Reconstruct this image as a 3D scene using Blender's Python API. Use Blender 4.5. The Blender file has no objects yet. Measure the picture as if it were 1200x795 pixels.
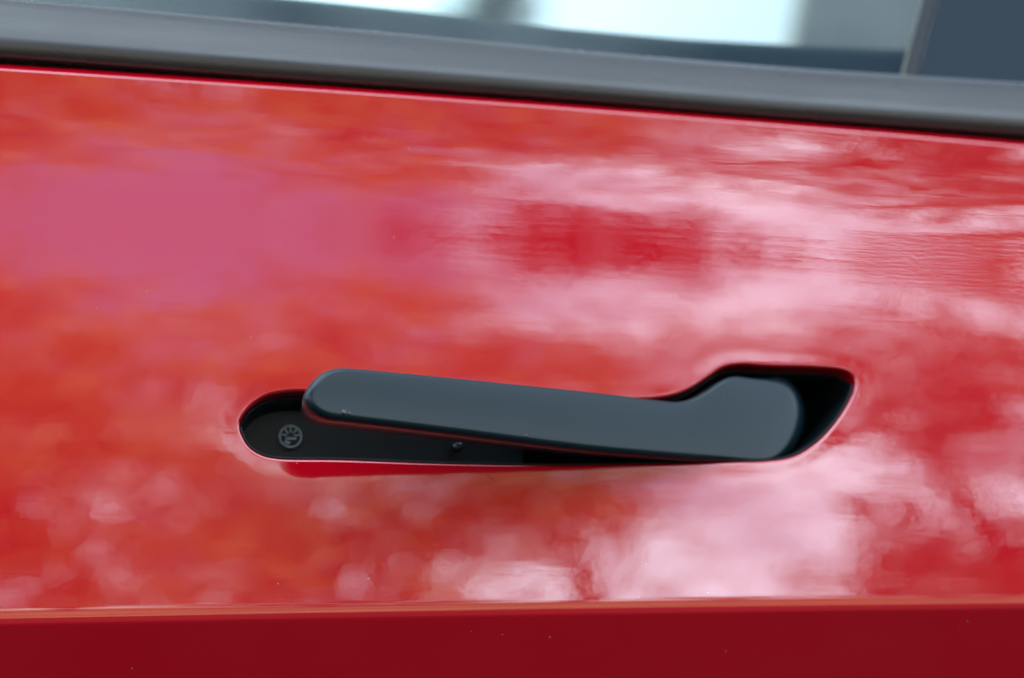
import bpy, bmesh, math, random
import numpy as np
from mathutils import Vector, Matrix, geometry

R = math.radians
scene = bpy.context.scene

# ------------------------------------------------------------------ camera
CAM_A, CAM_E, CAM_D = R(11), R(14), 0.93          # metres; crouched, slightly left of and below the handle
TGT = Vector((0, 0, 0.85))
cam_d = bpy.data.cameras.new('camera')
cam = bpy.data.objects.new('camera', cam_d)
scene.collection.objects.link(cam)
cam.location = TGT + CAM_D * Vector((-math.sin(CAM_A) * math.cos(CAM_E), -math.cos(CAM_A) * math.cos(CAM_E), -math.sin(CAM_E)))
cam.rotation_euler = (TGT - cam.location).to_track_quat('-Z', 'Y').to_euler()
cam_d.lens = 85.0
cam_d.sensor_width = 36.0
cam_d.clip_start = 0.02
cam_d.clip_end = 2000
cam_d.dof.use_dof = True
cam_d.dof.focus_distance = 0.885
cam_d.dof.aperture_fstop = 4.5
scene.camera = cam

# ------------------------------------------------------------------ sky, sun, exposure
SUN_EL = R(42)
world = bpy.data.worlds.new('World')
scene.world = world
world.use_nodes = True
wn, wl = world.node_tree.nodes, world.node_tree.links
wn.clear()
w_out = wn.new('ShaderNodeOutputWorld')
w_bg = wn.new('ShaderNodeBackground')
w_bg.inputs['Strength'].default_value = 0.10
sky = wn.new('ShaderNodeTexSky')
sky.sky_type = 'NISHITA'
sky.sun_disc = False
sky.sun_elevation = SUN_EL
sky.sun_rotation = 0.0
sky.air_density = 1.0
sky.dust_density = 1.2
sky.ozone_density = 1.5
# broken clouds on a flat layer, the same all over the sky
tc = wn.new('ShaderNodeTexCoord')
sep = wn.new('ShaderNodeSeparateXYZ')
wl.new(tc.outputs['Generated'], sep.inputs[0])
den = wn.new('ShaderNodeMath'); den.operation = 'ADD'; den.inputs[1].default_value = 0.22
mx = wn.new('ShaderNodeMath'); mx.operation = 'MAXIMUM'; mx.inputs[1].default_value = 0.0
wl.new(sep.outputs['Z'], mx.inputs[0]); wl.new(mx.outputs[0], den.inputs[0])
dx = wn.new('ShaderNodeMath'); dx.operation = 'DIVIDE'
dy = wn.new('ShaderNodeMath'); dy.operation = 'DIVIDE'
wl.new(sep.outputs['X'], dx.inputs[0]); wl.new(den.outputs[0], dx.inputs[1])
wl.new(sep.outputs['Y'], dy.inputs[0]); wl.new(den.outputs[0], dy.inputs[1])
cmb = wn.new('ShaderNodeCombineXYZ')
wl.new(dx.outputs[0], cmb.inputs[0]); wl.new(dy.outputs[0], cmb.inputs[1])
cmb.inputs[2].default_value = 62.16
noi = wn.new('ShaderNodeTexNoise')
noi.inputs['Scale'].default_value = 1.15
noi.inputs['Detail'].default_value = 6.0
noi.inputs['Roughness'].default_value = 0.55
wl.new(cmb.outputs[0], noi.inputs['Vector'])
ramp = wn.new('ShaderNodeValToRGB')
ramp.color_ramp.elements[0].position = 0.47
ramp.color_ramp.elements[1].position = 0.60
wl.new(noi.outputs['Fac'], ramp.inputs[0])
mixc = wn.new('ShaderNodeMix'); mixc.data_type = 'RGBA'
wl.new(ramp.outputs[0], mixc.inputs['Factor'])
wl.new(sky.outputs[0], mixc.inputs[6])
mixc.inputs[7].default_value = (10.5, 13.0, 15.5, 1)
wl.new(mixc.outputs[2], w_bg.inputs['Color'])
wl.new(w_bg.outputs[0], w_out.inputs[0])

sun_d = bpy.data.lights.new('sun', 'SUN')
sun_d.energy = 5.0
sun_d.angle = R(0.5)
sun_d.color = (1.0, 0.94, 0.84)
sun = bpy.data.objects.new('sun', sun_d)
scene.collection.objects.link(sun)
sun.rotation_euler = Vector((0, -math.cos(SUN_EL), -math.sin(SUN_EL))).to_track_quat('-Z', 'Y').to_euler()

scene.view_settings.view_transform = 'Standard'
scene.view_settings.look = 'None'
scene.view_settings.gamma = 1.0
scene.view_settings.use_curve_mapping = False
scene.view_settings.exposure = 1.8
scene.render.engine = 'CYCLES'
scene.cycles.use_denoising = True
scene.cycles.max_bounces = 10
scene.cycles.glossy_bounces = 6
scene.cycles.transmission_bounces = 8
scene.cycles.sample_clamp_indirect = 8.0

# ------------------------------------------------------------------ materials
def mat(name):
    m = bpy.data.materials.new(name)
    m.use_nodes = True
    nt = m.node_tree
    return m, nt.nodes, nt.links, nt.nodes['Principled BSDF']

def noise(nodes, links, scale, detail=3, rough=0.5, coord='Object', stretch=None):
    t = nodes.new('ShaderNodeTexCoord')
    n = nodes.new('ShaderNodeTexNoise')
    n.inputs['Scale'].default_value = scale
    n.inputs['Detail'].default_value = detail
    n.inputs['Roughness'].default_value = rough
    if stretch:
        mp = nodes.new('ShaderNodeMapping')
        mp.inputs['Scale'].default_value = stretch
        links.new(t.outputs[coord], mp.inputs[0]); links.new(mp.outputs[0], n.inputs['Vector'])
    else:
        links.new(t.outputs[coord], n.inputs['Vector'])
    return n

def ramp_between(nodes, links, src, p0, c0, p1, c1):
    r = nodes.new('ShaderNodeValToRGB')
    r.color_ramp.elements[0].position = p0; r.color_ramp.elements[0].color = (*c0, 1)
    r.color_ramp.elements[1].position = p1; r.color_ramp.elements[1].color = (*c1, 1)
    links.new(src, r.inputs[0])
    return r

def bump(nodes, links, src, strength, dist):
    b = nodes.new('ShaderNodeBump')
    b.inputs['Strength'].default_value = strength
    b.inputs['Distance'].default_value = dist
    links.new(src, b.inputs['Height'])
    return b

def dust_mask(nodes, links, scale, size, keep):
    """sparse specks: small voronoi cells of which only a few are kept"""
    t = nodes.new('ShaderNodeTexCoord')
    v = nodes.new('ShaderNodeTexVoronoi'); v.inputs['Scale'].default_value = scale
    links.new(t.outputs['Object'], v.inputs['Vector'])
    lt = nodes.new('ShaderNodeMath'); lt.operation = 'LESS_THAN'; lt.inputs[1].default_value = size
    links.new(v.outputs['Distance'], lt.inputs[0])
    sp = nodes.new('ShaderNodeSeparateColor'); links.new(v.outputs['Color'], sp.inputs[0])
    gt = nodes.new('ShaderNodeMath'); gt.operation = 'GREATER_THAN'; gt.inputs[1].default_value = keep
    links.new(sp.outputs[0], gt.inputs[0])
    mu = nodes.new('ShaderNodeMath'); mu.operation = 'MULTIPLY'
    links.new(lt.outputs[0], mu.inputs[0]); links.new(gt.outputs[0], mu.inputs[1])
    return mu

# red multi-coat paint: metallic base under a clear coat, a trace of orange peel and dust
M_RED, n, l, b = mat('red_paint')
b.inputs['Base Color'].default_value = (*(0.53, 0.0004, 0.01), 1)
dm = dust_mask(n, l, 330, 0.085, 0.982)
mxr = n.new('ShaderNodeMix'); mxr.data_type = 'RGBA'
l.new(dm.outputs[0], mxr.inputs['Factor'])
mxr.inputs[6].default_value = (*(0.53, 0.0004, 0.01), 1); mxr.inputs[7].default_value = (0.42, 0.30, 0.26, 1)
l.new(mxr.outputs[2], b.inputs['Base Color'])
b.inputs['Metallic'].default_value = 0.1
b.inputs['Roughness'].default_value = 0.6
b.inputs['Specular IOR Level'].default_value = 0.0
b.inputs['Coat Weight'].default_value = 1.0
b.inputs['Coat Roughness'].default_value = 0.012
b.inputs['Coat IOR'].default_value = 2.2
op = noise(n, l, 190, 2, 0.5)
bp = bump(n, l, op.outputs['Fac'], 0.05, 0.0002)
streak = noise(n, l, 11, 3, 0.55, 'Object', (1, 1, 11))       # faint long polishing waves
bp2 = bump(n, l, streak.outputs['Fac'], 0.085, 0.0002)
l.new(bp.outputs[0], bp2.inputs['Normal'])
l.new(bp2.outputs[0], b.inputs['Coat Normal'])

# satin black handle
M_HANDLE, n, l, b = mat('satin_black')
b.inputs['Base Color'].default_value = (0.003, 0.014, 0.019, 1)
b.inputs['Roughness'].default_value = 0.36
b.inputs['IOR'].default_value = 1.46
nn = noise(n, l, 22, 2, 0.5)
rr = ramp_between(n, l, nn.outputs['Fac'], 0.1, (0.23,) * 3, 0.9, (0.29,) * 3)
fg = noise(n, l, 1500, 2)
fb = bump(n, l, fg.outputs['Fac'], 0.06, 0.0002); l.new(fb.outputs[0], b.inputs['Normal'])
l.new(rr.outputs[0], b.inputs['Roughness'])
dm = dust_mask(n, l, 300, 0.07, 0.97)
mxr = n.new('ShaderNodeMix'); mxr.data_type = 'RGBA'
l.new(dm.outputs[0], mxr.inputs['Factor'])
mxr.inputs[6].default_value = (0.003, 0.014, 0.019, 1); mxr.inputs[7].default_value = (0.10, 0.11, 0.11, 1)
l.new(mxr.outputs[2], b.inputs['Base Color'])

# black moulded plastic of the recess
M_PLASTIC, n, l, b = mat('black_plastic')
b.inputs['Base Color'].default_value = (0.005, 0.0085, 0.0105, 1)
b.inputs['Specular IOR Level'].default_value = 0.32
b.inputs['Roughness'].default_value = 0.38
fn = noise(n, l, 900, 2)
bp = bump(n, l, fn.outputs['Fac'], 0.15, 0.0003); l.new(bp.outputs[0], b.inputs['Normal'])

M_RIVET, n, l, b = mat('grey_rivet_plastic')
b.inputs['Base Color'].default_value = (0.17, 0.215, 0.225, 1)
b.inputs['Roughness'].default_value = 0.35
fn = noise(n, l, 700, 3)
bp = bump(n, l, fn.outputs['Fac'], 0.3, 0.0004); l.new(bp.outputs[0], b.inputs['Normal'])

M_STOP, n, l, b = mat('shiny_black_stop')
b.inputs['Base Color'].default_value = (0.02, 0.028, 0.032, 1)
b.inputs['Roughness'].default_value = 0.12
b.inputs['IOR'].default_value = 1.7

M_RUBBER, n, l, b = mat('black_rubber')
b.inputs['Base Color'].default_value = (0.012, 0.013, 0.015, 1)
b.inputs['Roughness'].default_value = 0.7

M_TRIM, n, l, b = mat('satin_black_trim')
b.inputs['Base Color'].default_value = (0.042, 0.037, 0.033, 1)
b.inputs['Roughness'].default_value = 0.30
b.inputs['IOR'].default_value = 1.55
sn = noise(n, l, 14, 4, 0.6, 'Object', (1, 1, 6))
rr = ramp_between(n, l, sn.outputs['Fac'], 0.3, (0.20,) * 3, 0.7, (0.40,) * 3)
l.new(rr.outputs[0], b.inputs['Roughness'])

M_GLOSS, n, l, b = mat('gloss_black_cover')
b.inputs['Base Color'].default_value = (0.028, 0.036, 0.040, 1)
b.inputs['Roughness'].default_value = 0.04
b.inputs['IOR'].default_value = 1.32
M_GLASS, n, l, b = mat('tinted_glass')
b.inputs['Base Color'].default_value = (0.35, 0.455, 0.43, 1)
b.inputs['Roughness'].default_value = 0.0
b.inputs['IOR'].default_value = 1.5
b.inputs['Transmission Weight'].default_value = 1.0

M_SILL, n, l, b = mat('dark_sill_trim')
b.inputs['Base Color'].default_value = (0.045, 0.075, 0.085, 1)
b.inputs['Roughness'].default_value = 0.6

M_PILLAR, n, l, b = mat('grey_cloth_trim')
b.inputs['Base Color'].default_value = (0.30, 0.30, 0.28, 1)
b.inputs['Roughness'].default_value = 0.9
fn = noise(n, l, 9, 4, 0.6)
rr = ramp_between(n, l, fn.outputs['Fac'], 0.35, (0.20, 0.19, 0.17), 0.65, (0.42, 0.42, 0.40))
l.new(rr.outputs[0], b.inputs['Base Color'])

M_BARK, n, l, b = mat('bark')
b.inputs['Roughness'].default_value = 0.9
fn = noise(n, l, 6, 6, 0.6, 'Object', (3, 3, 0.6))
rr = ramp_between(n, l, fn.outputs['Fac'], 0.3, (0.05, 0.038, 0.03), 0.7, (0.16, 0.125, 0.10))
l.new(rr.outputs[0], b.inputs['Base Color'])

def leaf_material(name, c0, c1):
    m, n, l, b = mat(name)
    fn = noise(n, l, 0.9, 4, 0.6)
    rr = ramp_between(n, l, fn.outputs['Fac'], 0.35, c0, 0.65, c1)
    l.new(rr.outputs[0], b.inputs['Base Color'])
    b.inputs['Roughness'].default_value = 0.55
    tr = n.new('ShaderNodeBsdfTranslucent')
    l.new(rr.outputs[0], tr.inputs[0])
    mx = n.new('ShaderNodeMixShader'); mx.inputs[0].default_value = 0.35
    l.new(b.outputs[0], mx.inputs[1]); l.new(tr.outputs[0], mx.inputs[2])
    l.new(mx.outputs[0], n['Material Output'].inputs[0])
    return m
M_LEAF = leaf_material('olive_leaves', (0.20, 0.145, 0.045), (0.36, 0.245, 0.08))
M_LEAF2 = leaf_material('dark_leaves', (0.06, 0.065, 0.04), (0.13, 0.13, 0.07))

M_GROUND, n, l, b = mat('asphalt')
fn = noise(n, l, 3.0, 8, 0.65)
rr = ramp_between(n, l, fn.outputs['Fac'], 0.3, (0.011, 0.009, 0.009), 0.7, (0.026, 0.021, 0.019))
l.new(rr.outputs[0], b.inputs['Base Color'])
b.inputs['Roughness'].default_value = 0.9
b.inputs['Specular IOR Level'].default_value = 0.03
M_GRASS, n, l, b = mat('dry_grass')
fn = noise(n, l, 0.8, 10, 0.72)
rr = ramp_between(n, l, fn.outputs['Fac'], 0.38, (0.035, 0.035, 0.012), 0.62, (0.21, 0.14, 0.055))
l.new(rr.outputs[0], b.inputs['Base Color'])
b.inputs['Roughness'].default_value = 0.95

# ------------------------------------------------------------------ helpers
def link(o, parent=None):
    scene.collection.objects.link(o)
    if parent is not None:
        o.parent = parent
    return o

def tag(o, label=None, category=None, group=None, kind=None):
    for k, v in (('label', label), ('category', category), ('group', group), ('kind', kind)):
        if v: o[k] = v
    return o

def make(name, verts, faces, material, parent=None, normals=None, smooth=True):
    me = bpy.data.meshes.new(name)
    me.from_pydata([tuple(map(float, v)) for v in verts], [], [tuple(map(int, f)) for f in faces])
    me.materials.append(material)
    me.polygons.foreach_set('use_smooth', [smooth] * len(me.polygons))
    me.update()
    if normals is not None:
        me.normals_split_custom_set_from_vertices([tuple(map(float, v)) for v in normals])
    return link(bpy.data.objects.new(name, me), parent)

def closed_spline(pts, step):
    """periodic Catmull-Rom (centripetal) through the points, resampled evenly"""
    P = np.asarray(pts, float); n = len(P); out = []
    for i in range(n):
        p0, p1, p2, p3 = P[i - 1], P[i], P[(i + 1) % n], P[(i + 2) % n]
        t = [0.0]
        for a, c in ((p0, p1), (p1, p2), (p2, p3)):
            t.append(t[-1] + np.linalg.norm(c - a) ** 0.5)
        for s in np.linspace(t[1], t[2], 24, endpoint=False):
            A1 = (t[1] - s) / (t[1] - t[0]) * p0 + (s - t[0]) / (t[1] - t[0]) * p1
            A2 = (t[2] - s) / (t[2] - t[1]) * p1 + (s - t[1]) / (t[2] - t[1]) * p2
            A3 = (t[3] - s) / (t[3] - t[2]) * p2 + (s - t[2]) / (t[3] - t[2]) * p3
            B1 = (t[2] - s) / (t[2] - t[0]) * A1 + (s - t[0]) / (t[2] - t[0]) * A2
            B2 = (t[3] - s) / (t[3] - t[1]) * A2 + (s - t[1]) / (t[3] - t[1]) * A3
            out.append((t[2] - s) / (t[2] - t[1]) * B1 + (s - t[1]) / (t[2] - t[1]) * B2)
    Q = np.array(out); Q2 = np.vstack([Q, Q[:1]])
    L = np.concatenate([[0], np.cumsum(np.linalg.norm(np.diff(Q2, axis=0), axis=1))])
    m = int(L[-1] / step)
    s = np.linspace(0, L[-1], m, endpoint=False)
    return np.stack([np.interp(s, L, Q2[:, 0]), np.interp(s, L, Q2[:, 1])], 1)

def smooth_loop(v, k):
    for _ in range(k):
        v = (np.roll(v, 1, 0) + 2 * v + np.roll(v, -1, 0)) / 4
    return v

def loop_normals(Q, smooth=6):
    """unit normals pointing out of a closed loop"""
    d = np.roll(Q, -1, 0) - np.roll(Q, 1, 0)
    d = smooth_loop(d, smooth)
    nrm = np.stack([d[:, 1], -d[:, 0]], 1)
    nrm /= np.linalg.norm(nrm, axis=1)[:, None]
    area = np.sum(Q[:, 0] * np.roll(Q[:, 1], -1) - np.roll(Q[:, 0], -1) * Q[:, 1])
    return nrm if area > 0 else -nrm

def rings_faces(n, m, closed=True):
    """quads between m consecutive rings of n vertices"""
    f = []
    for r in range(m - 1):
        for i in range(n if closed else n - 1):
            j = (i + 1) % n
            f.append((r * n + i, r * n + j, (r + 1) * n + j, (r + 1) * n + i))
    return f

# ------------------------------------------------------------------ ground
def ground_sheet(name, x0, x1, y0, y1, z, nx, ny, amp, material, seed=1):
    rs = np.random.RandomState(seed)
    xs, ys = np.linspace(x0, x1, nx), np.linspace(y0, y1, ny)
    v = [(x, y, z + amp * rs.uniform(-1, 1)) for y in ys for x in xs]
    f = [(j * nx + i, j * nx + i + 1, (j + 1) * nx + i + 1, (j + 1) * nx + i) for j in range(ny - 1) for i in range(nx - 1)]
    return make(name, v, f, material)
tag(ground_sheet('road', -400, 400, -400, 400, 0.0, 3, 3, 0.0, M_GROUND), 'grey asphalt road beside the car', 'road', kind='structure')
tag(ground_sheet('verge', -150, 150, -200, -3.6, 0.06, 120, 80, 0.035, M_GRASS), 'dry grass verge under the reflected trees', 'verge', kind='structure')

# ------------------------------------------------------------------ door surface
# two character lines, z = a + b x: the crease below the handle and the belt line above it
ZC = (0.7493, 0.0412)
ZB = (0.9478, -0.0106)
U_K = np.array([-0.2, 0, 0.12, 0.25, 0.5, 0.62, 0.7, 0.78, 0.86, 0.93, 1.0, 1.1])
T_K = np.radians([-0.4, -0.2, 0.8, 2.0, 4.2, 5.8, 6.3, 5.4, 3.2, 1.0, -0.6, -0.8])                                   # tilt of the panel between crease (0) and belt (1)
uu = np.linspace(-0.2, 1.1, 1301)
tt = np.interp(uu, U_K, np.tan(T_K))
_k = np.hanning(81); _k /= _k.sum()
tt = np.convolve(np.pad(tt, 40, mode='edge'), _k, 'valid')
GG = np.concatenate([[0], np.cumsum((tt[1:] + tt[:-1]) / 2 * (uu[1] - uu[0]))])
GG -= np.interp(0.40, uu, GG)

def zc(x): return ZC[0] + ZC[1] * x
def zb(x): return ZB[0] + ZB[1] * x
def S(x, z):
    c, t = zc(x), zb(x)
    y = (t - c) * np.interp((z - c) / (t - c), uu, GG) + x * x / 11.0
    # faint sheet-metal waviness
    return y + 2e-05 * (np.sin(x * 31 + z * 11 + 1.0) + 0.7 * np.sin(x * 53 - z * 34 + 2.2)) * np.clip((z - c) / 0.02, 0, 1)

# below the crease the panel turns under: tilt goes from 0 to -LOW over the crease radius
LOW = 31.0
_dz = np.linspace(0, 0.5, 50001)
_lt = np.tan(np.radians(np.interp(_dz, [0, 0.0008, 0.0016, 0.0038, 0.0054, 0.0068, 0.06, 0.3, 0.5], [0, -3.0, -4.8, -8.5, -16, -LOW, -LOW - 0.5, -12, -8])))
_kk = np.hanning(61); _kk /= _kk.sum()
_lt = np.convolve(np.pad(_lt, 30, mode='edge'), _kk, 'valid')
_ly = -np.concatenate([[0], np.cumsum((_lt[1:] + _lt[:-1]) / 2 * (_dz[1] - _dz[0]))])
def lower(dz):
    """inward shift at dz below the crease line"""
    return np.interp(np.maximum(dz, 0), _dz, _ly)
CO = 0.0                                               # crease starts at its line
def Y(x, z):
    return S(x, z) + lower(zc(x) - CO - z)

REC = [(-0.10341, 0.81249), (-0.10236, 0.80827), (-0.09973, 0.80411), (-0.09555, 0.80132), (-0.09014, 0.80004), (-0.06526, 0.80026), (-0.02647, 0.80017), (0.01297, 0.80098), (0.05316, 0.80302), (0.08385, 0.80492), (0.10111, 0.80613), (0.11232, 0.80864), (0.12129, 0.81415), (0.12979, 0.8228), (0.13672, 0.8332), (0.1388, 0.83855), (0.13796, 0.84237), (0.13451, 0.84431), (0.12462, 0.84504), (0.10277, 0.84463), (0.0909, 0.84456), (0.08458, 0.84303), (0.07888, 0.83928), (0.07286, 0.83501), (0.06622, 0.8316), (0.05725, 0.8293), (0.04702, 0.8285), (-1e-05, 0.82762), (-0.03956, 0.82695), (-0.07684, 0.82626), (-0.0855, 0.82591), (-0.09315, 0.82411), (-0.09819, 0.82093), (-0.10161, 0.81684)]
LIP, LIP_D = 0.0012, 0.0018                            # rolled edge of the opening: width and depth
rec = closed_spline(REC, 0.0012)
rec_n = loop_normals(rec)
NREC = len(rec)

FL = 0.0012 + 0.0085 * np.clip(rec_n[:, 1] * 1.2 + 0.1, 0, 1)      # depth of the red flange: deepest along the top

def rec_dist(x, z):
    """distance to the opening, negative inside"""
    out = np.empty(len(x))
    A = rec; B = np.roll(rec, -1, 0); AB = B - A; L2 = (AB ** 2).sum(1)
    for s in range(0, len(x), 2000):
        p = np.stack([x[s:s + 2000], z[s:s + 2000]], 1)[:, None, :]
        t = np.clip(((p - A) * AB).sum(2) / L2, 0, 1)
        d = np.linalg.norm(p - (A + t[..., None] * AB), axis=2).min(1)
        px, pz = p[:, 0, 0][:, None], p[:, 0, 1][:, None]
        c = ((A[:, 1] > pz) != (B[:, 1] > pz)) & (px < A[:, 0] + (pz - A[:, 1]) / np.where(AB[:, 1] == 0, 1e-12, AB[:, 1]) * AB[:, 0])
        out[s:s + 2000] = np.where(c.sum(1) % 2 == 1, -d, d)
    return out

def halo(d):                                           # shallow pressed ring around the opening
    q = np.maximum(d - LIP, 0)
    return 5e-05 * np.exp(-(q / 0.0035) ** 2)

def panel_y(x, z):
    return Y(x, z) + halo(rec_dist(x, z))

def panel_normal(x, z, e=2e-4):
    gx = (panel_y(x + e, z) - panel_y(x - e, z)) / (2 * e)
    gz = (panel_y(x, z + e) - panel_y(x, z - e)) / (2 * e)
    n = np.stack([gx, -np.ones_like(gx), gz], 1)
    return n / np.linalg.norm(n, axis=1)[:, None]

car = bpy.data.objects.new('car', None)
link(car)
tag(car, 'glossy red car with black pull-out door handle swung open', 'car')

def build_skin():
    X0, X1 = -0.75, 0.85
    xs = np.unique(np.concatenate([np.arange(X0, -0.23, 0.012), np.arange(-0.23, 0.24, 0.0033), np.arange(0.24, X1, 0.012)]))
    nx = len(xs)
    # rows follow the two character lines: fraction of the height, dense at the crease
    offs_low = -np.concatenate([np.linspace(0.55, 0.06, 24), np.linspace(0.055, 0.012, 14), np.linspace(0.010, 0.0, 40)])
    offs_up = np.concatenate([np.linspace(0.0006, 0.006, 9)])
    V = []; N = []
    rows = []
    def row(z):
        rows.append(z)
    for o in offs_low: row(zc(xs) + o)
    for o in offs_up: row(zc(xs) + o)
    for u in np.linspace(0.035, 1.0, 64)[1:]: row(zc(xs) + 0.0 + (zb(xs) - zc(xs)) * u)
    Z = np.array(rows); Xg = np.tile(xs, (len(rows), 1))
    px, pz = Xg.ravel(), Z.ravel()
    d = rec_dist(px, pz)
    keep = d > LIP + 0.0012
    ids = np.where(keep)[0]
    pts = [Vector((px[i], pz[i])) for i in ids]
    ring = rec + rec_n * LIP
    ring2 = rec + rec_n * (LIP + 0.0009)
    base = len(pts)
    pts += [Vector(tuple(p)) for p in ring]
    base2 = len(pts)
    pts += [Vector(tuple(p)) for p in ring2]
    edges = [(base + i, base + (i + 1) % NREC) for i in range(NREC)]
    co, ed, tri, ov, oe, of_ = geometry.delaunay_2d_cdt(pts, edges, [], 0, 1e-7)
    co = np.array([(p.x, p.y) for p in co])
    cen = co[np.array(tri)].mean(1)
    inside = rec_dist(cen[:, 0], cen[:, 1]) < LIP * 0.97
    faces = [tuple(t) for t, q in zip(tri, inside) if not q]
    x, z = co[:, 0], co[:, 1]
    y = panel_y(x, z)
    nrm = panel_normal(x, z)
    verts = [np.stack([x, y, z], 1)]; norms = [nrm]
    # orient outward (towards -y)
    ff = []
    for t in faces:
        a, b_, c = co[t[0]], co[t[1]], co[t[2]]
        cr = (b_[0] - a[0]) * (c[1] - a[1]) - (b_[1] - a[1]) * (c[0] - a[0])
        ff.append(t if cr > 0 else t[::-1])
    faces = ff
    cnt = len(co)
    # rolled lip and flange
    phis = np.linspace(0, math.pi / 2, 9)
    rings = [(LIP * (1 - math.sin(p)), LIP_D * (1 - math.cos(p)), p) for p in phis] + [(0.0, LIP_D + 0.5 * FL, math.pi / 2), (0.0, LIP_D + FL, math.pi / 2)]
    rv = []; rn = []
    ns = panel_normal(ring2[:, 0], ring2[:, 1])
    ys = panel_y(ring[:, 0], ring[:, 1])
    for off, dep, ph in rings:
        q = rec + rec_n * off
        rv.append(np.stack([q[:, 0], ys + dep, q[:, 1]], 1))
        inn = np.stack([-rec_n[:, 0], np.zeros(NREC), -rec_n[:, 1]], 1)
        nn = ns * math.cos(ph) + inn * math.sin(ph)
        rn.append(nn / np.linalg.norm(nn, axis=1)[:, None])
    verts += rv; norms += rn
    for f in rings_faces(NREC, len(rings)):
        faces.append(tuple(cnt + i for i in f))
    cnt += NREC * len(rings)
    # top edge rolled over at the belt line
    t0 = panel_normal(xs, zb(xs))
    tv = []; tn = []
    arc = np.linspace(0, 0.0092, 24)
    ang = np.interp(arc, [0, 0.0009, 0.0017, 0.0060, 0.0076, 0.0092], np.radians([0, 34, 50, 57, 82, 100]))
    ez = np.concatenate([[0], np.cumsum(np.cos((ang[1:] + ang[:-1]) / 2) * np.diff(arc))])
    ey = np.concatenate([[0], np.cumsum(np.sin((ang[1:] + ang[:-1]) / 2) * np.diff(arc))])
    for p, dz_, dy_ in zip(ang, ez, ey):
        tv.append(np.stack([xs, Y(xs, zb(xs)) + dy_, zb(xs) + dz_], 1))
        nn = t0 * math.cos(p) + np.array([0, 0, 1.0]) * math.sin(p)
        tn.append(nn / np.linalg.norm(nn, axis=1)[:, None])
    tv.append(tv[-1] + np.array([0, 0.014, -0.004])); tn.append(tn[-1])
    verts += tv; norms += tn
    for f in rings_faces(nx, len(tv), False):
        faces.append(tuple(cnt + i for i in f))
    return make('door_skin', np.vstack(verts), faces, M_RED, car, np.vstack(norms))
build_skin()

# ------------------------------------------------------------------ recess tray behind the opening
def build_recess():
    ins = 0.0009
    q0 = rec - rec_n * ins
    ys = Y(rec[:, 0], rec[:, 1])
    cx, cz = 0.03, 0.818
    def ring(off, dep):
        q = rec - rec_n * off
        return np.stack([q[:, 0], ys + dep, q[:, 1]], 1)
    STEP_X, SHALLOW, DEEP = 0.0085, 0.024, 0.046
    # bead that seals against the red flange
    prof = [(-0.0004, LIP_D + FL), (0.0002, LIP_D + FL - 0.0008), (0.0006, LIP_D + FL - 0.0013), (0.0010, LIP_D + FL - 0.0008), (0.0012, LIP_D + FL + 0.0004)]
    rim = [ring(*p) for p in prof]
    tray = bpy.data.objects.new('handle_recess', None)
    walls = [ring(0.0012, LIP_D + FL + 0.0004), ring(0.0020, 0.014), ring(0.0026, SHALLOW), ring(0.0030, DEEP)]
    v = np.vstack(walls); f = rings_faces(NREC, 4)
    # deep floor: fan over the last ring
    c = len(v); v = np.vstack([v, [[0.08, 0.048, 0.822], ]])
    for i in range(NREC):
        f.append((3 * NREC + i, 3 * NREC + (i + 1) % NREC, c))
    tray = make('handle_recess', v, f, M_PLASTIC, car)
    # shallow floor left of the step, with a rounded step edge
    left = walls[2][walls[2][:, 0] < STEP_X]
    k = np.argmax(np.linalg.norm(np.roll(left, -1, 0) - left, axis=1))
    left = np.roll(left, -(k + 1), 0)
    m = len(left)
    # floor strip by pairing the lower and upper edge
    ia = int(np.argmin(left[:, 0]))
    lo, hi = left[:ia + 1][::-1], left[ia:]
    if lo[-1, 2] > hi[-1, 2]: lo, hi = hi, lo
    xs = np.linspace(left[:, 0].min() + 0.0002, STEP_X, 60)
    fv = []; ff = []
    for x in xs:
        zl = np.interp(x, lo[:, 0], lo[:, 2]); zh = np.interp(x, hi[:, 0], hi[:, 2])
        for t in (0.0, 0.5, 1.0): fv.append((x, SHALLOW + x * x / 11 , zl - 0.0006 + (zh - zl + 0.0012) * t))
    for x, y in ((STEP_X + 0.0006, SHALLOW + 0.0002), (STEP_X + 0.0009, SHALLOW + 0.0008), (STEP_X + 0.0010, DEEP)):
        for t in (0.0, 0.5, 1.0): fv.append((x, y, fv[177][2] + (fv[179][2] - fv[177][2]) * t))
    for i in range(len(xs) + 2):
        for j in (0, 1): ff.append((i * 3 + j, (i + 1) * 3 + j, (i + 1) * 3 + j + 1, i * 3 + j + 1))
    make('floor_plate', fv, ff, M_PLASTIC, tray)
    make('rim_bead', np.vstack(rim), rings_faces(NREC, len(rim)), M_PLASTIC, tray)
    return tray, SHALLOW
tray, SHALLOW = build_recess()

def lathe_y(name, cx, cy, cz, prof, seg, material, parent, extra=None):
    """turned piece facing -y: profile of (radius, outward height)"""
    v = []; f = []
    for r, h in prof:
        for k in range(seg):
            a = 2 * math.pi * k / seg
            v.append((cx + r * math.cos(a), cy - h, cz + r * math.sin(a)))
    f = rings_faces(seg, len(prof))
    f.append(tuple(range((len(prof) - 1) * seg, len(prof) * seg)))
    if extra: extra(v, f)
    return make(name, v, f, material, parent, smooth=False)

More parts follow.
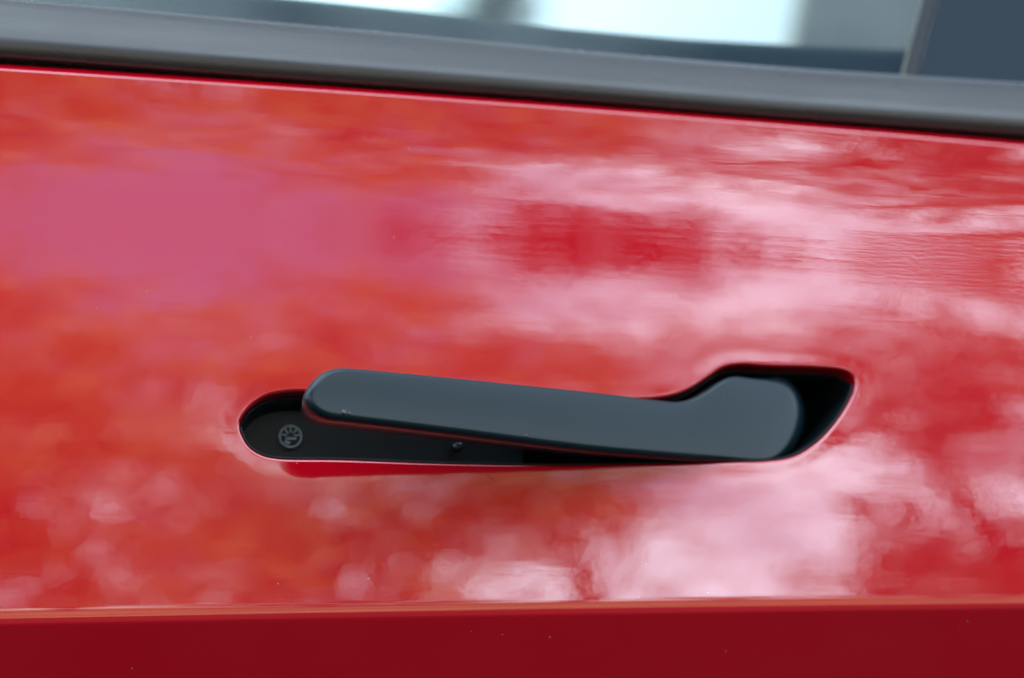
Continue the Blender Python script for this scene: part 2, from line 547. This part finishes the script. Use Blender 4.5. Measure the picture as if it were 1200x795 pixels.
def box(v, f, c, ux, uy, uz, hx, hy, hz):
    b0 = len(v)
    c, ux, uy, uz = map(np.asarray, (c, ux, uy, uz))
    for sx in (-1, 1):
        for sy in (-1, 1):
            for sz in (-1, 1):
                v.append(tuple(c + ux * hx * sx + uy * hy * sy + uz * hz * sz))
    for q in ((0, 1, 3, 2), (4, 6, 7, 5), (0, 4, 5, 1), (2, 3, 7, 6), (0, 2, 6, 4), (1, 5, 7, 3)):
        f.append(tuple(b0 + i for i in q))

RX, RZ = -0.0822, 0.8130
def rivet_extra(v, f):
    for k in range(5):                                  # raised petals over the upper half
        a = R(12 + 39 * k)
        ux = np.array([math.cos(a), 0, math.sin(a)]); uz = np.array([-math.sin(a), 0, math.cos(a)])
        box(v, f, np.array([RX, SHALLOW - 0.0016, RZ]) + ux * 0.0026, ux, np.array([0, 1, 0]), uz, 0.0011, 0.0006, 0.00035)
    box(v, f, (RX + 0.0002, SHALLOW - 0.0017, RZ - 0.0009), (1, 0, 0), (0, 1, 0), (0, 0, 1), 0.0021, 0.0007, 0.00045)
    box(v, f, (RX - 0.0012, SHALLOW - 0.0016, RZ - 0.0024), (0.92, 0, -0.39), (0, 1, 0), (0.39, 0, 0.92), 0.0011, 0.0006, 0.0006)
lathe_y('push_rivet', RX, SHALLOW, RZ, [(0.0047, -0.001), (0.0047, 0.0017), (0.0044, 0.0022), (0.0038, 0.0022), (0.0036, 0.0016), (0.0035, 0.0006), (0.0030, 0.0004)], 40, M_RIVET, tray, rivet_extra)
lathe_y('rivet_core', RX, SHALLOW, RZ, [(0.0034, 0.0002), (0.0034, 0.0011), (0.0031, 0.0013)], 32, M_PLASTIC, tray)
lathe_y('rubber_stop', -0.0175, SHALLOW, 0.8116, [(0.0023, -0.001), (0.0022, 0.0040), (0.0019, 0.0052), (0.0012, 0.0058), (0.0005, 0.0060)], 24, M_STOP, tray)

# ------------------------------------------------------------------ handle, swung out about a pivot inside the door
HAN = [(-0.20942, 0.81199), (-0.20833, 0.81459), (-0.20544, 0.81863), (-0.20252, 0.82113), (-0.19822, 0.82269), (-0.19356, 0.82312), (-0.17189, 0.8237), (-0.14408, 0.82416), (-0.11546, 0.82464), (-0.08597, 0.82497), (-0.0671, 0.82478), (-0.05675, 0.82518), (-0.04975, 0.82742), (-0.04264, 0.83155), (-0.03586, 0.83618), (-0.03107, 0.83807), (-0.02391, 0.83833), (-0.01389, 0.83821), (-0.0083, 0.83657), (-0.00521, 0.83207), (-0.0046, 0.82594), (-0.00646, 0.81889), (-0.00987, 0.8131), (-0.0148, 0.80907), (-0.02082, 0.80766), (-0.04049, 0.80717), (-0.07119, 0.80645), (-0.09361, 0.80612), (-0.11553, 0.80629), (-0.14402, 0.80687), (-0.1717, 0.80729), (-0.19529, 0.80756), (-0.20192, 0.80766), (-0.20656, 0.80889)]
TH, PIV, PX, SET = R(17), 0.030, 0.11213, 0.008     # SET: the face sits this far below flush at the pivot
def build_handle():
    q = closed_spline(HAN, 0.001)
    n = loop_normals(q, 8)
    m = len(q)
    s, z = q[:, 0], q[:, 1]
    # edge radius: tight along the lever, wide where the pad rolls into the recess
    w = np.clip((n[:, 0] - 0.2) / 0.6, 0, 1) * np.clip((s + 0.03) / 0.02, 0, 1) * np.clip(1.0 + n[:, 1] * 1.1, 0, 1)
    w = smooth_loop(w[:, None], 30)[:, 0]
    left = np.clip((-0.185 - s) / 0.02, 0, 1)
    left = smooth_loop(left[:, None], 20)[:, 0]
    tip = left * np.clip(-n[:, 0], 0, 1)
    under = np.clip(-n[:, 1] - 0.1, 0, 1) * np.clip((-0.02 - s) / 0.03, 0, 1)
    soft = smooth_loop(np.maximum(under, tip)[:, None], 12)[:, 0]
    rad = 0.0013 + 0.0130 * w + 0.0015 * soft
    T = 0.0215 - 0.002 * w
    rings = []; norms = []
    def ring(off, dep, ph):
        ph = max(ph, R(3)); nq = n * math.sin(ph)
        norms.append(np.stack([nq[:, 0], np.full(m, -math.cos(ph)), nq[:, 1]], 1))
        qq = q + n * np.asarray(off)[:, None]
        rings.append(np.stack([qq[:, 0], np.broadcast_to(dep, (m,)), qq[:, 1]], 1))
    # slightly crowned face inside the edge
    for p in np.linspace(0, math.pi / 2, 8):
        ring(rad * math.sin(p), rad * (1 - math.cos(p)) * (1.15 + 0.25 * w), p)
    for t in (0.35, 0.7, 0.92):
        d0 = rad * (1.15 + 0.25 * w); d = d0 + (T - d0) * t
        ring(rad - tip * 0.0062 * t - 0.0012 * t * t - under * 0.0008 * t, d, R(94 + 12 * t))
    ring(rad - tip * 0.0078 - 0.0030, T, R(150))
    v = np.vstack(rings); f = rings_faces(m, len(rings))
    # face: inner rings towards the medial line, gently crowned
    def cap(base, depth_fn):
        nonlocal v, f
        # pair up: quads across using a cdt of the loop
        pts = [Vector((a, b_)) for a, b_ in v[base:base + m][:, [0, 2]]]
        co, ed, tri, *_ = geometry.delaunay_2d_cdt(pts, [(i, (i + 1) % m) for i in range(m)], [], 1, 1e-8)
        off = len(v)
        dep = v[base][1]
        v = np.vstack([v, [(p.x, depth_fn(p.x, p.y), p.y) for p in co[m:]]]) if len(co) > m else v
        for t in tri:
            f.append(tuple(base + i if i < m else off + i - m for i in t))
    cap(0, lambda a, b_: 0.0); nface = len(v) - len(rings) * m
    cap((len(rings) - 1) * m, lambda a, b_: 0.016)
    # place: local s along the lever, depth behind the face
    e = np.array([math.cos(TH), math.sin(TH), 0]); nn = np.array([math.sin(TH), -math.cos(TH), 0])
    P = np.array([PX, PIV, 0]) + nn * (PIV - SET)
    w_ = P + v[:, [0]] * e - v[:, [1]] * nn + v[:, [2]] * np.array([0, 0, 1.0])
    o = make('handle', w_, f, M_HANDLE, car)
    bm = bmesh.new(); bm.from_mesh(o.data)
    bmesh.ops.recalc_face_normals(bm, faces=bm.faces)
    bm.to_mesh(o.data); bm.free()
    nl = np.vstack(norms + [np.tile([0.0, -1.0, 0.0], (nface, 1)), np.tile([0.0, 1.0, 0.0], (len(v) - nface - len(rings) * m, 1))])
    nw = nl[:, [0]] * e - nl[:, [1]] * nn + nl[:, [2]] * np.array([0, 0, 1.0])
    nw = nl[:, [0]] * e + (-nl[:, [1]]) * nn + nl[:, [2]] * np.array([0, 0, 1.0])
    o.data.normals_split_custom_set_from_vertices([tuple(map(float, q_ / np.linalg.norm(q_))) for q_ in nw])
    o['label'] = 'satin black handle lever swung out from the door'
build_handle()

# ------------------------------------------------------------------ belt trim, seal, glass
TB = np.array([(-0.62, 0.9620), (-0.1984, 0.9566), (-0.1002, 0.9544), (0.0017, 0.9535), (0.1079, 0.9520), (0.2198, 0.9523), (0.56, 0.955)])
TT = np.array([(-0.62, 0.9930), (-0.185, 0.9825), (-0.1008, 0.9800), (0.0367, 0.9762), (0.13, 0.9757), (0.2212, 0.9775), (0.56, 0.986)])
def build_trim():
    xs = np.linspace(-0.62, 0.56, 200)
    z0 = smooth_open(np.interp(xs, TB[:, 0], TB[:, 1])); z1 = smooth_open(np.interp(xs, TT[:, 0], TT[:, 1]))
    yb = Y(xs, zb(xs))
    prof = [(0.02, 0.010), (-0.004, 0.0065), (0.0, 0.0034), (0.012, 0.0022), (0.035, 0.0013), (0.08, 0.0006), (0.14, 0.0001), (0.21, 0.0000), (0.28, 0.0003), (0.4, 0.0014), (0.6, 0.0032), (0.8, 0.0051), (0.93, 0.0066), (0.985, 0.0080), (1.0, 0.0098), (0.99, 0.0125)]
    v = np.vstack([np.stack([xs, yb + d - 0.0005, z0 + (z1 - z0) * t], 1) for t, d in prof])
    make('belt_trim', v, rings_faces(len(xs), len(prof), False), M_TRIM, car)
    # black seal at the bottom of the gap between skin and trim
    prof = [(-0.008, 0.0125), (-0.003, 0.0110), (0.002, 0.0106), (0.006, 0.0115)]
    v = np.vstack([np.stack([xs, yb + d, z0 + h], 1) for h, d in prof])
    make('belt_seal', v, rings_faces(len(xs), len(prof), False), M_RUBBER, car)
    # rubber lip pressed against the glass
    prof = [(-0.002, 0.0105), (0.0008, 0.0118), (0.0014, 0.0136), (0.0008, 0.0165), (-0.006, 0.0168)]
    v = np.vstack([np.stack([xs, yb + d, z1 + h], 1) for h, d in prof])
    make('glass_wiper_seal', v, rings_faces(len(xs), len(prof), False), M_RUBBER, car)
def smooth_open(a):
    k = np.hanning(15); k /= k.sum()
    return np.convolve(np.pad(a, 7, mode='edge'), k, 'valid')
build_trim()

GT = math.tan(R(24))
def glass_y(x, z): return 0.0085 + x * x / 11 + 0.0175 + GT * (z - 0.955)
def edge_x(z): return 0.1835 + (z - 0.9938) * 0.42
def slab(name, xa, xb, za, zbb, thick, material, off=0.0, nx=40, nz=12):
    """curved sheet following the glass line; xa/xb are functions of z"""
    v = []
    for side in (0, 1):
        for j in range(nz):
            z = za + (zbb - za) * j / (nz - 1)
            for i in range(nx):
                x = xa(z) + (xb(z) - xa(z)) * i / (nx - 1)
                v.append((x, glass_y(x, z) + off + side * thick, z))
    f = []; o = nx * nz
    for j in range(nz - 1):
        for i in range(nx - 1):
            a = j * nx + i
            f.append((a, a + 1, a + nx + 1, a + nx)); f.append((o + a, o + a + nx, o + a + nx + 1, o + a + 1))
    for j in range(nz - 1):
        for i in (0, nx - 1):
            a = j * nx + i; f.append((a, a + nx, o + a + nx, o + a))
    for i in range(nx - 1):
        for j in (0, nz - 1):
            a = j * nx + i; f.append((a, a + 1, o + a + 1, o + a))
    ob = make(name, v, f, material, car)
    bm = bmesh.new(); bm.from_mesh(ob.data); bmesh.ops.recalc_face_normals(bm, faces=bm.faces)
    for e in bm.edges:
        if len(e.link_faces) == 2 and e.calc_face_angle() > 0.7: e.smooth = False
    bm.to_mesh(ob.data); bm.free()
    return ob
slab('window_glass', lambda z: -0.60, lambda z: edge_x(z) - 0.001, 0.93, 1.30, 0.004, M_GLASS)
slab('glass_run_seal', lambda z: edge_x(z) - 0.0022, lambda z: edge_x(z) + 0.0040, 0.93, 1.30, 0.0035, M_RUBBER, -0.0040, 6)
slab('pillar_cover', lambda z: edge_x(z) + 0.0045, lambda z: edge_x(z) + 0.16, 0.93, 1.30, 0.005, M_GLOSS, -0.004, 20)

# inner window sill seen through the foot of the glass
def build_sill():
    xs = np.linspace(-0.60, 0.30, 70)
    zt = np.interp(xs, [-0.6, -0.0604, -0.0131, 0.0324, 0.0944, 0.1459, 0.20], [1.030, 1.0179, 1.0163, 1.0137, 1.0125, 1.0134, 1.0150])
    prof = [(-0.10, 0.082), (-0.006, 0.0860), (-0.001, 0.0880), (0.0, 0.092), (-0.002, 0.115), (-0.02, 0.135), (-0.10, 0.14)]
    v = np.vstack([np.stack([xs, 0 * xs + d, zt + h], 1) for h, d in prof])
    make('inner_sill', v, rings_faces(len(xs), len(prof), False), M_SILL, car)
build_sill()

# ------------------------------------------------------------------ trees across the road, mirrored in the paint
def tube(v, f, pts, rad, seg=6):
    pts = np.asarray(pts, float); b0 = len(v)
    for i, p in enumerate(pts):
        d = pts[min(i + 1, len(pts) - 1)] - pts[max(i - 1, 0)]
        d /= np.linalg.norm(d) + 1e-9
        a = np.cross(d, [0.3, 0.9, 0.1]); a /= np.linalg.norm(a) + 1e-9; c = np.cross(d, a)
        for k in range(seg):
            t = 2 * math.pi * k / seg
            v.append(tuple(p + rad[i] * (a * math.cos(t) + c * math.sin(t))))
    for i in range(len(pts) - 1):
        for k in range(seg):
            k2 = (k + 1) % seg
            f.append((b0 + i * seg + k, b0 + i * seg + k2, b0 + (i + 1) * seg + k2, b0 + (i + 1) * seg + k))

def wander(rs, a, b_, n, amp):
    a, b_ = np.asarray(a, float), np.asarray(b_, float)
    t = np.linspace(0, 1, n)[:, None]
    p = a + (b_ - a) * t + rs.normal(0, amp, (n, 3)) * np.sin(t * math.pi)
    p[:, 2] += 0.08 * np.linalg.norm(b_ - a) * np.sin(t[:, 0] * math.pi)
    return p

def tree(label, loc, trunk_h, crown_c, crown_r, clumps, per, leaf, seed, material, trunk_r=0.16, spread=(0.30, 0.62), lean=(0, 0), sub=3, group='trees mirrored in the red paint'):
    """loc on the ground; crown centre and radii are relative to it"""
    rs = np.random.RandomState(seed)
    root = bpy.data.objects.new('leafy_tree', None); root.location = loc
    link(root); tag(root, label, 'tree', group)
    v, f = [], []
    cc = np.array(crown_c, float); cr = np.array(crown_r, float)
    top = np.array([lean[0], lean[1], trunk_h])
    tr = wander(rs, (0, 0, -0.1), top, 7, 0.06)
    tube(v, f, tr, np.linspace(trunk_r, trunk_r * 0.55, 7), 8)
    lv = []
    cen = []
    while len(cen) < clumps:
        d = rs.normal(size=3); d /= np.linalg.norm(d)
        r = rs.uniform(0.25, 1.0) ** 0.6
        p = cc + d * r * cr
        if p[2] > 0.5: cen.append(p)
    cen = np.array(cen)
    nl = max(5, clumps // 5)
    hubs = cen[rs.choice(len(cen), nl, replace=False)]
    for h in hubs:
        st = tr[rs.randint(3, 7)]
        hp = st + (h - st) * 0.7
        pts = wander(rs, st, hp, 6, 0.10)
        tube(v, f, pts, np.linspace(trunk_r * 0.42, trunk_r * 0.14, 6), 6)
    ends = np.array([tr[6]] + [h for h in (tr[6] + (hubs - tr[6]) * 0.66)])
    for c in cen:
        st = ends[np.argmin(np.linalg.norm(ends - c, axis=1))]
        pts = wander(rs, st, c, 5, 0.07)
        tube(v, f, pts, np.linspace(trunk_r * 0.14, trunk_r * 0.035, 5), 4)
        for _ in range(sub):
            e = c + rs.normal(size=3) * 0.4
            tube(v, f, wander(rs, c, e, 3, 0.03), [trunk_r * 0.05, trunk_r * 0.035, trunk_r * 0.015], 3)
    make('trunk', v, f, M_BARK, root)
    # leaves: small folded quads gathered in clumps
    P, F = [], []
    for c in cen:
        rr_ = rs.uniform(*spread)
        k = int(per * rs.uniform(0.6, 1.3))
        d = rs.normal(size=(k, 3)) * [1, 1, 0.75] * rr_ * 0.62
        P.append(c + d)
    P = np.vstack(P); k = len(P)
    a = rs.normal(size=(k, 3)); a /= np.linalg.norm(a, axis=1)[:, None]
    up = rs.normal(size=(k, 3)) + [0, 0, 0.8]
    b_ = np.cross(up, a); b_ /= np.linalg.norm(b_, axis=1)[:, None]
    sz = leaf * rs.uniform(0.6, 1.3, (k, 1))
    c4 = np.stack([P - a * sz, P + b_ * sz * 0.45, P + a * sz, P - b_ * sz * 0.45], 1).reshape(-1, 3)
    me = bpy.data.meshes.new('crown')
    me.vertices.add(len(c4)); me.vertices.foreach_set('co', c4.ravel())
    me.loops.add(len(c4)); me.loops.foreach_set('vertex_index', np.arange(len(c4)))
    me.polygons.add(k); me.polygons.foreach_set('loop_start', np.arange(0, len(c4), 4)); me.polygons.foreach_set('loop_total', np.full(k, 4))
    me.materials.append(material); me.update(); me.validate()
    link(bpy.data.objects.new('crown', me), root)
    return root

def polar(dist, az):                                   # az from straight out of the door, towards +x
    return (dist * math.sin(R(az)), -dist * math.cos(R(az)), 0)
tree('broad olive green tree mirrored at the far left of the paint', polar(13, -8.5), 2.2, (0, 0, 4.55), (1.95, 2.0, 3.15), 110, 108, 0.078, 3, M_LEAF)
tree('rounded olive green tree mirrored just above the handle lever', polar(13, 6), 2.0, (0, 0, 4.18), (1.75, 2.0, 3.05), 95, 108, 0.078, 5, M_LEAF)
tree('slender olive tree with gaps mirrored above the handle pad', polar(14, 13.5), 2.6, (0, 0, 4.9), (1.0, 1.2, 1.8), 34, 95, 0.075, 23, M_LEAF)
tree('thin dark tree with open crown mirrored at the far right', polar(12, 28), 2.4, (0, 0, 4.2), (1.4, 1.4, 2.5), 40, 85, 0.075, 8, M_LEAF2, 0.16)
tree('low dark bushy tree mirrored at the right near the crease', polar(18, 25.5), 1.0, (0, 0, 2.4), (1.5, 1.4, 1.7), 40, 80, 0.11, 11, M_LEAF2)
tree('low olive bush mirrored near the crease below the lever', polar(17, 5.5), 0.8, (0, 0, 1.9), (1.9, 1.4, 1.5), 40, 60, 0.10, 29, M_LEAF)
tree('tall leaning tree with one long limb mirrored under the belt line', polar(8, 48), 3.4, (-4.1, -1.42, 5.03), (0.95, 0.6, 0.33), 30, 80, 0.065, 13, M_LEAF2, 0.17, spread=(0.2, 0.35))
tree('small far olive tree mirrored in the pale sky near the crease', polar(23, 18.5), 1.4, (0, 0, 3.0), (1.7, 1.4, 2.3), 40, 45, 0.09, 41, M_LEAF2)
tree('sparse bare-limbed tree with thin twigs mirrored at upper right', polar(10.5, 40), 3.6, (-2.6, -1.9, 4.7), (2.6, 1.2, 1.0), 80, 26, 0.06, 37, M_LEAF2, 0.15, sub=6)
tree('far bushy olive tree behind the left end of the mirrored row', polar(19, -3), 3.0, (0, 0, 5.8), (2.7, 2.0, 4.5), 110, 80, 0.09, 17, M_LEAF)

# ------------------------------------------------------------------ far pillar seen blurred through the glass, plus unseen tub parts blocking light
def build_body():
    """the far pillar, plus an unseen floor pan and far door added to block light"""
    xs = np.linspace(-0.95, 1.05, 24)
    prof = [(0.16, 0.30), (0.17, 0.20), (0.24, 0.17), (0.9, 0.16), (1.60, 0.17), (1.68, 0.20), (1.69, 0.30)]
    v = np.vstack([np.stack([xs, 0 * xs + y, 0 * xs + z], 1) for y, z in prof])
    make('unseen_floor_pan', v, rings_faces(len(xs), len(prof), False), M_SILL, car)  # unseen underbody, added to keep light off the ground beside the door
    prof = [(1.66, 0.28), (1.76, 0.36), (1.83, 0.60), (1.84, 0.74), (1.82, 0.90), (1.80, 0.948), (1.77, 0.950), (1.72, 0.93), (1.70, 0.6), (1.66, 0.30)]
    v = np.vstack([np.stack([xs, 0 * xs + y, 0 * xs + z], 1) for y, z in prof])
    make('unseen_far_door', v, rings_faces(len(xs), len(prof), False), M_RED, car)  # unseen, added to block light coming from behind the near door
    pts = [(0.281, 0.313, 0.2), (0.367, 0.433, 0.6), (0.497, 0.613, 1.2), (0.54, 0.673, 1.4), (0.573, 0.718, 1.55), (0.616, 0.778, 1.75)]
    v = []
    for (x0, x1, z) in pts:
        for y, g in ((1.40, 0.0), (1.385, 0.03), (1.385, 0.5), (1.385, 0.97), (1.40, 1.0), (1.44, 1.0), (1.44, 0.0)):
            v.append((x0 + (x1 - x0) * g, y, z))
    make('pillar', v, rings_faces(7, len(pts)), M_PILLAR, car)
build_body()
tree('slender tree beyond the car seen blurred through the window glass', (1.95, 9.8, 0), 3.2, (0, 0, 4.5), (0.35, 0.4, 1.0), 14, 40, 0.07, 31, M_LEAF2, 0.05, spread=(0.12, 0.22), group='trees beyond the car')

# a short hair stuck to the paint just under the recess
hv, hf = [], []
tube(hv, hf, [(-0.01473, -0.00144, 0.79926), (-0.0131, -0.00149, 0.798), (-0.01114, -0.00153, 0.79708), (-0.00918, -0.00157, 0.79584), (-0.00689, -0.00165, 0.79361)], [0.00006] * 5, 5)
make('stray_hair', hv, hf, M_RUBBER, car)

# small water drops hanging on the lower edge of the lever
for s_, z_, r_ in [(-0.1976, 0.8078, 0.001), (-0.1239, 0.8066, 0.0005), (-0.1955, 0.8076, 0.0006)]:
    dv, df = [], []
    nl_, ns_ = 7, 12
    e_ = np.array([math.cos(TH), math.sin(TH), 0]); n_ = np.array([math.sin(TH), -math.cos(TH), 0])
    c_ = np.array([PX, PIV, 0]) + n_ * (PIV - SET) + s_ * e_ + np.array([0, 0, z_])
    for i_ in range(nl_):
        t_ = math.pi / 2 * i_ / (nl_ - 1)
        for k_ in range(ns_):
            a_ = 2 * math.pi * k_ / ns_
            dv.append(tuple(c_ + r_ * (math.cos(t_) * (math.cos(a_) * e_ + math.sin(a_) * np.array([0, 0, 1.15])) + 0.65 * math.sin(t_) * n_)))
    make('water_drop', dv, rings_faces(ns_, nl_), M_STOP, car)
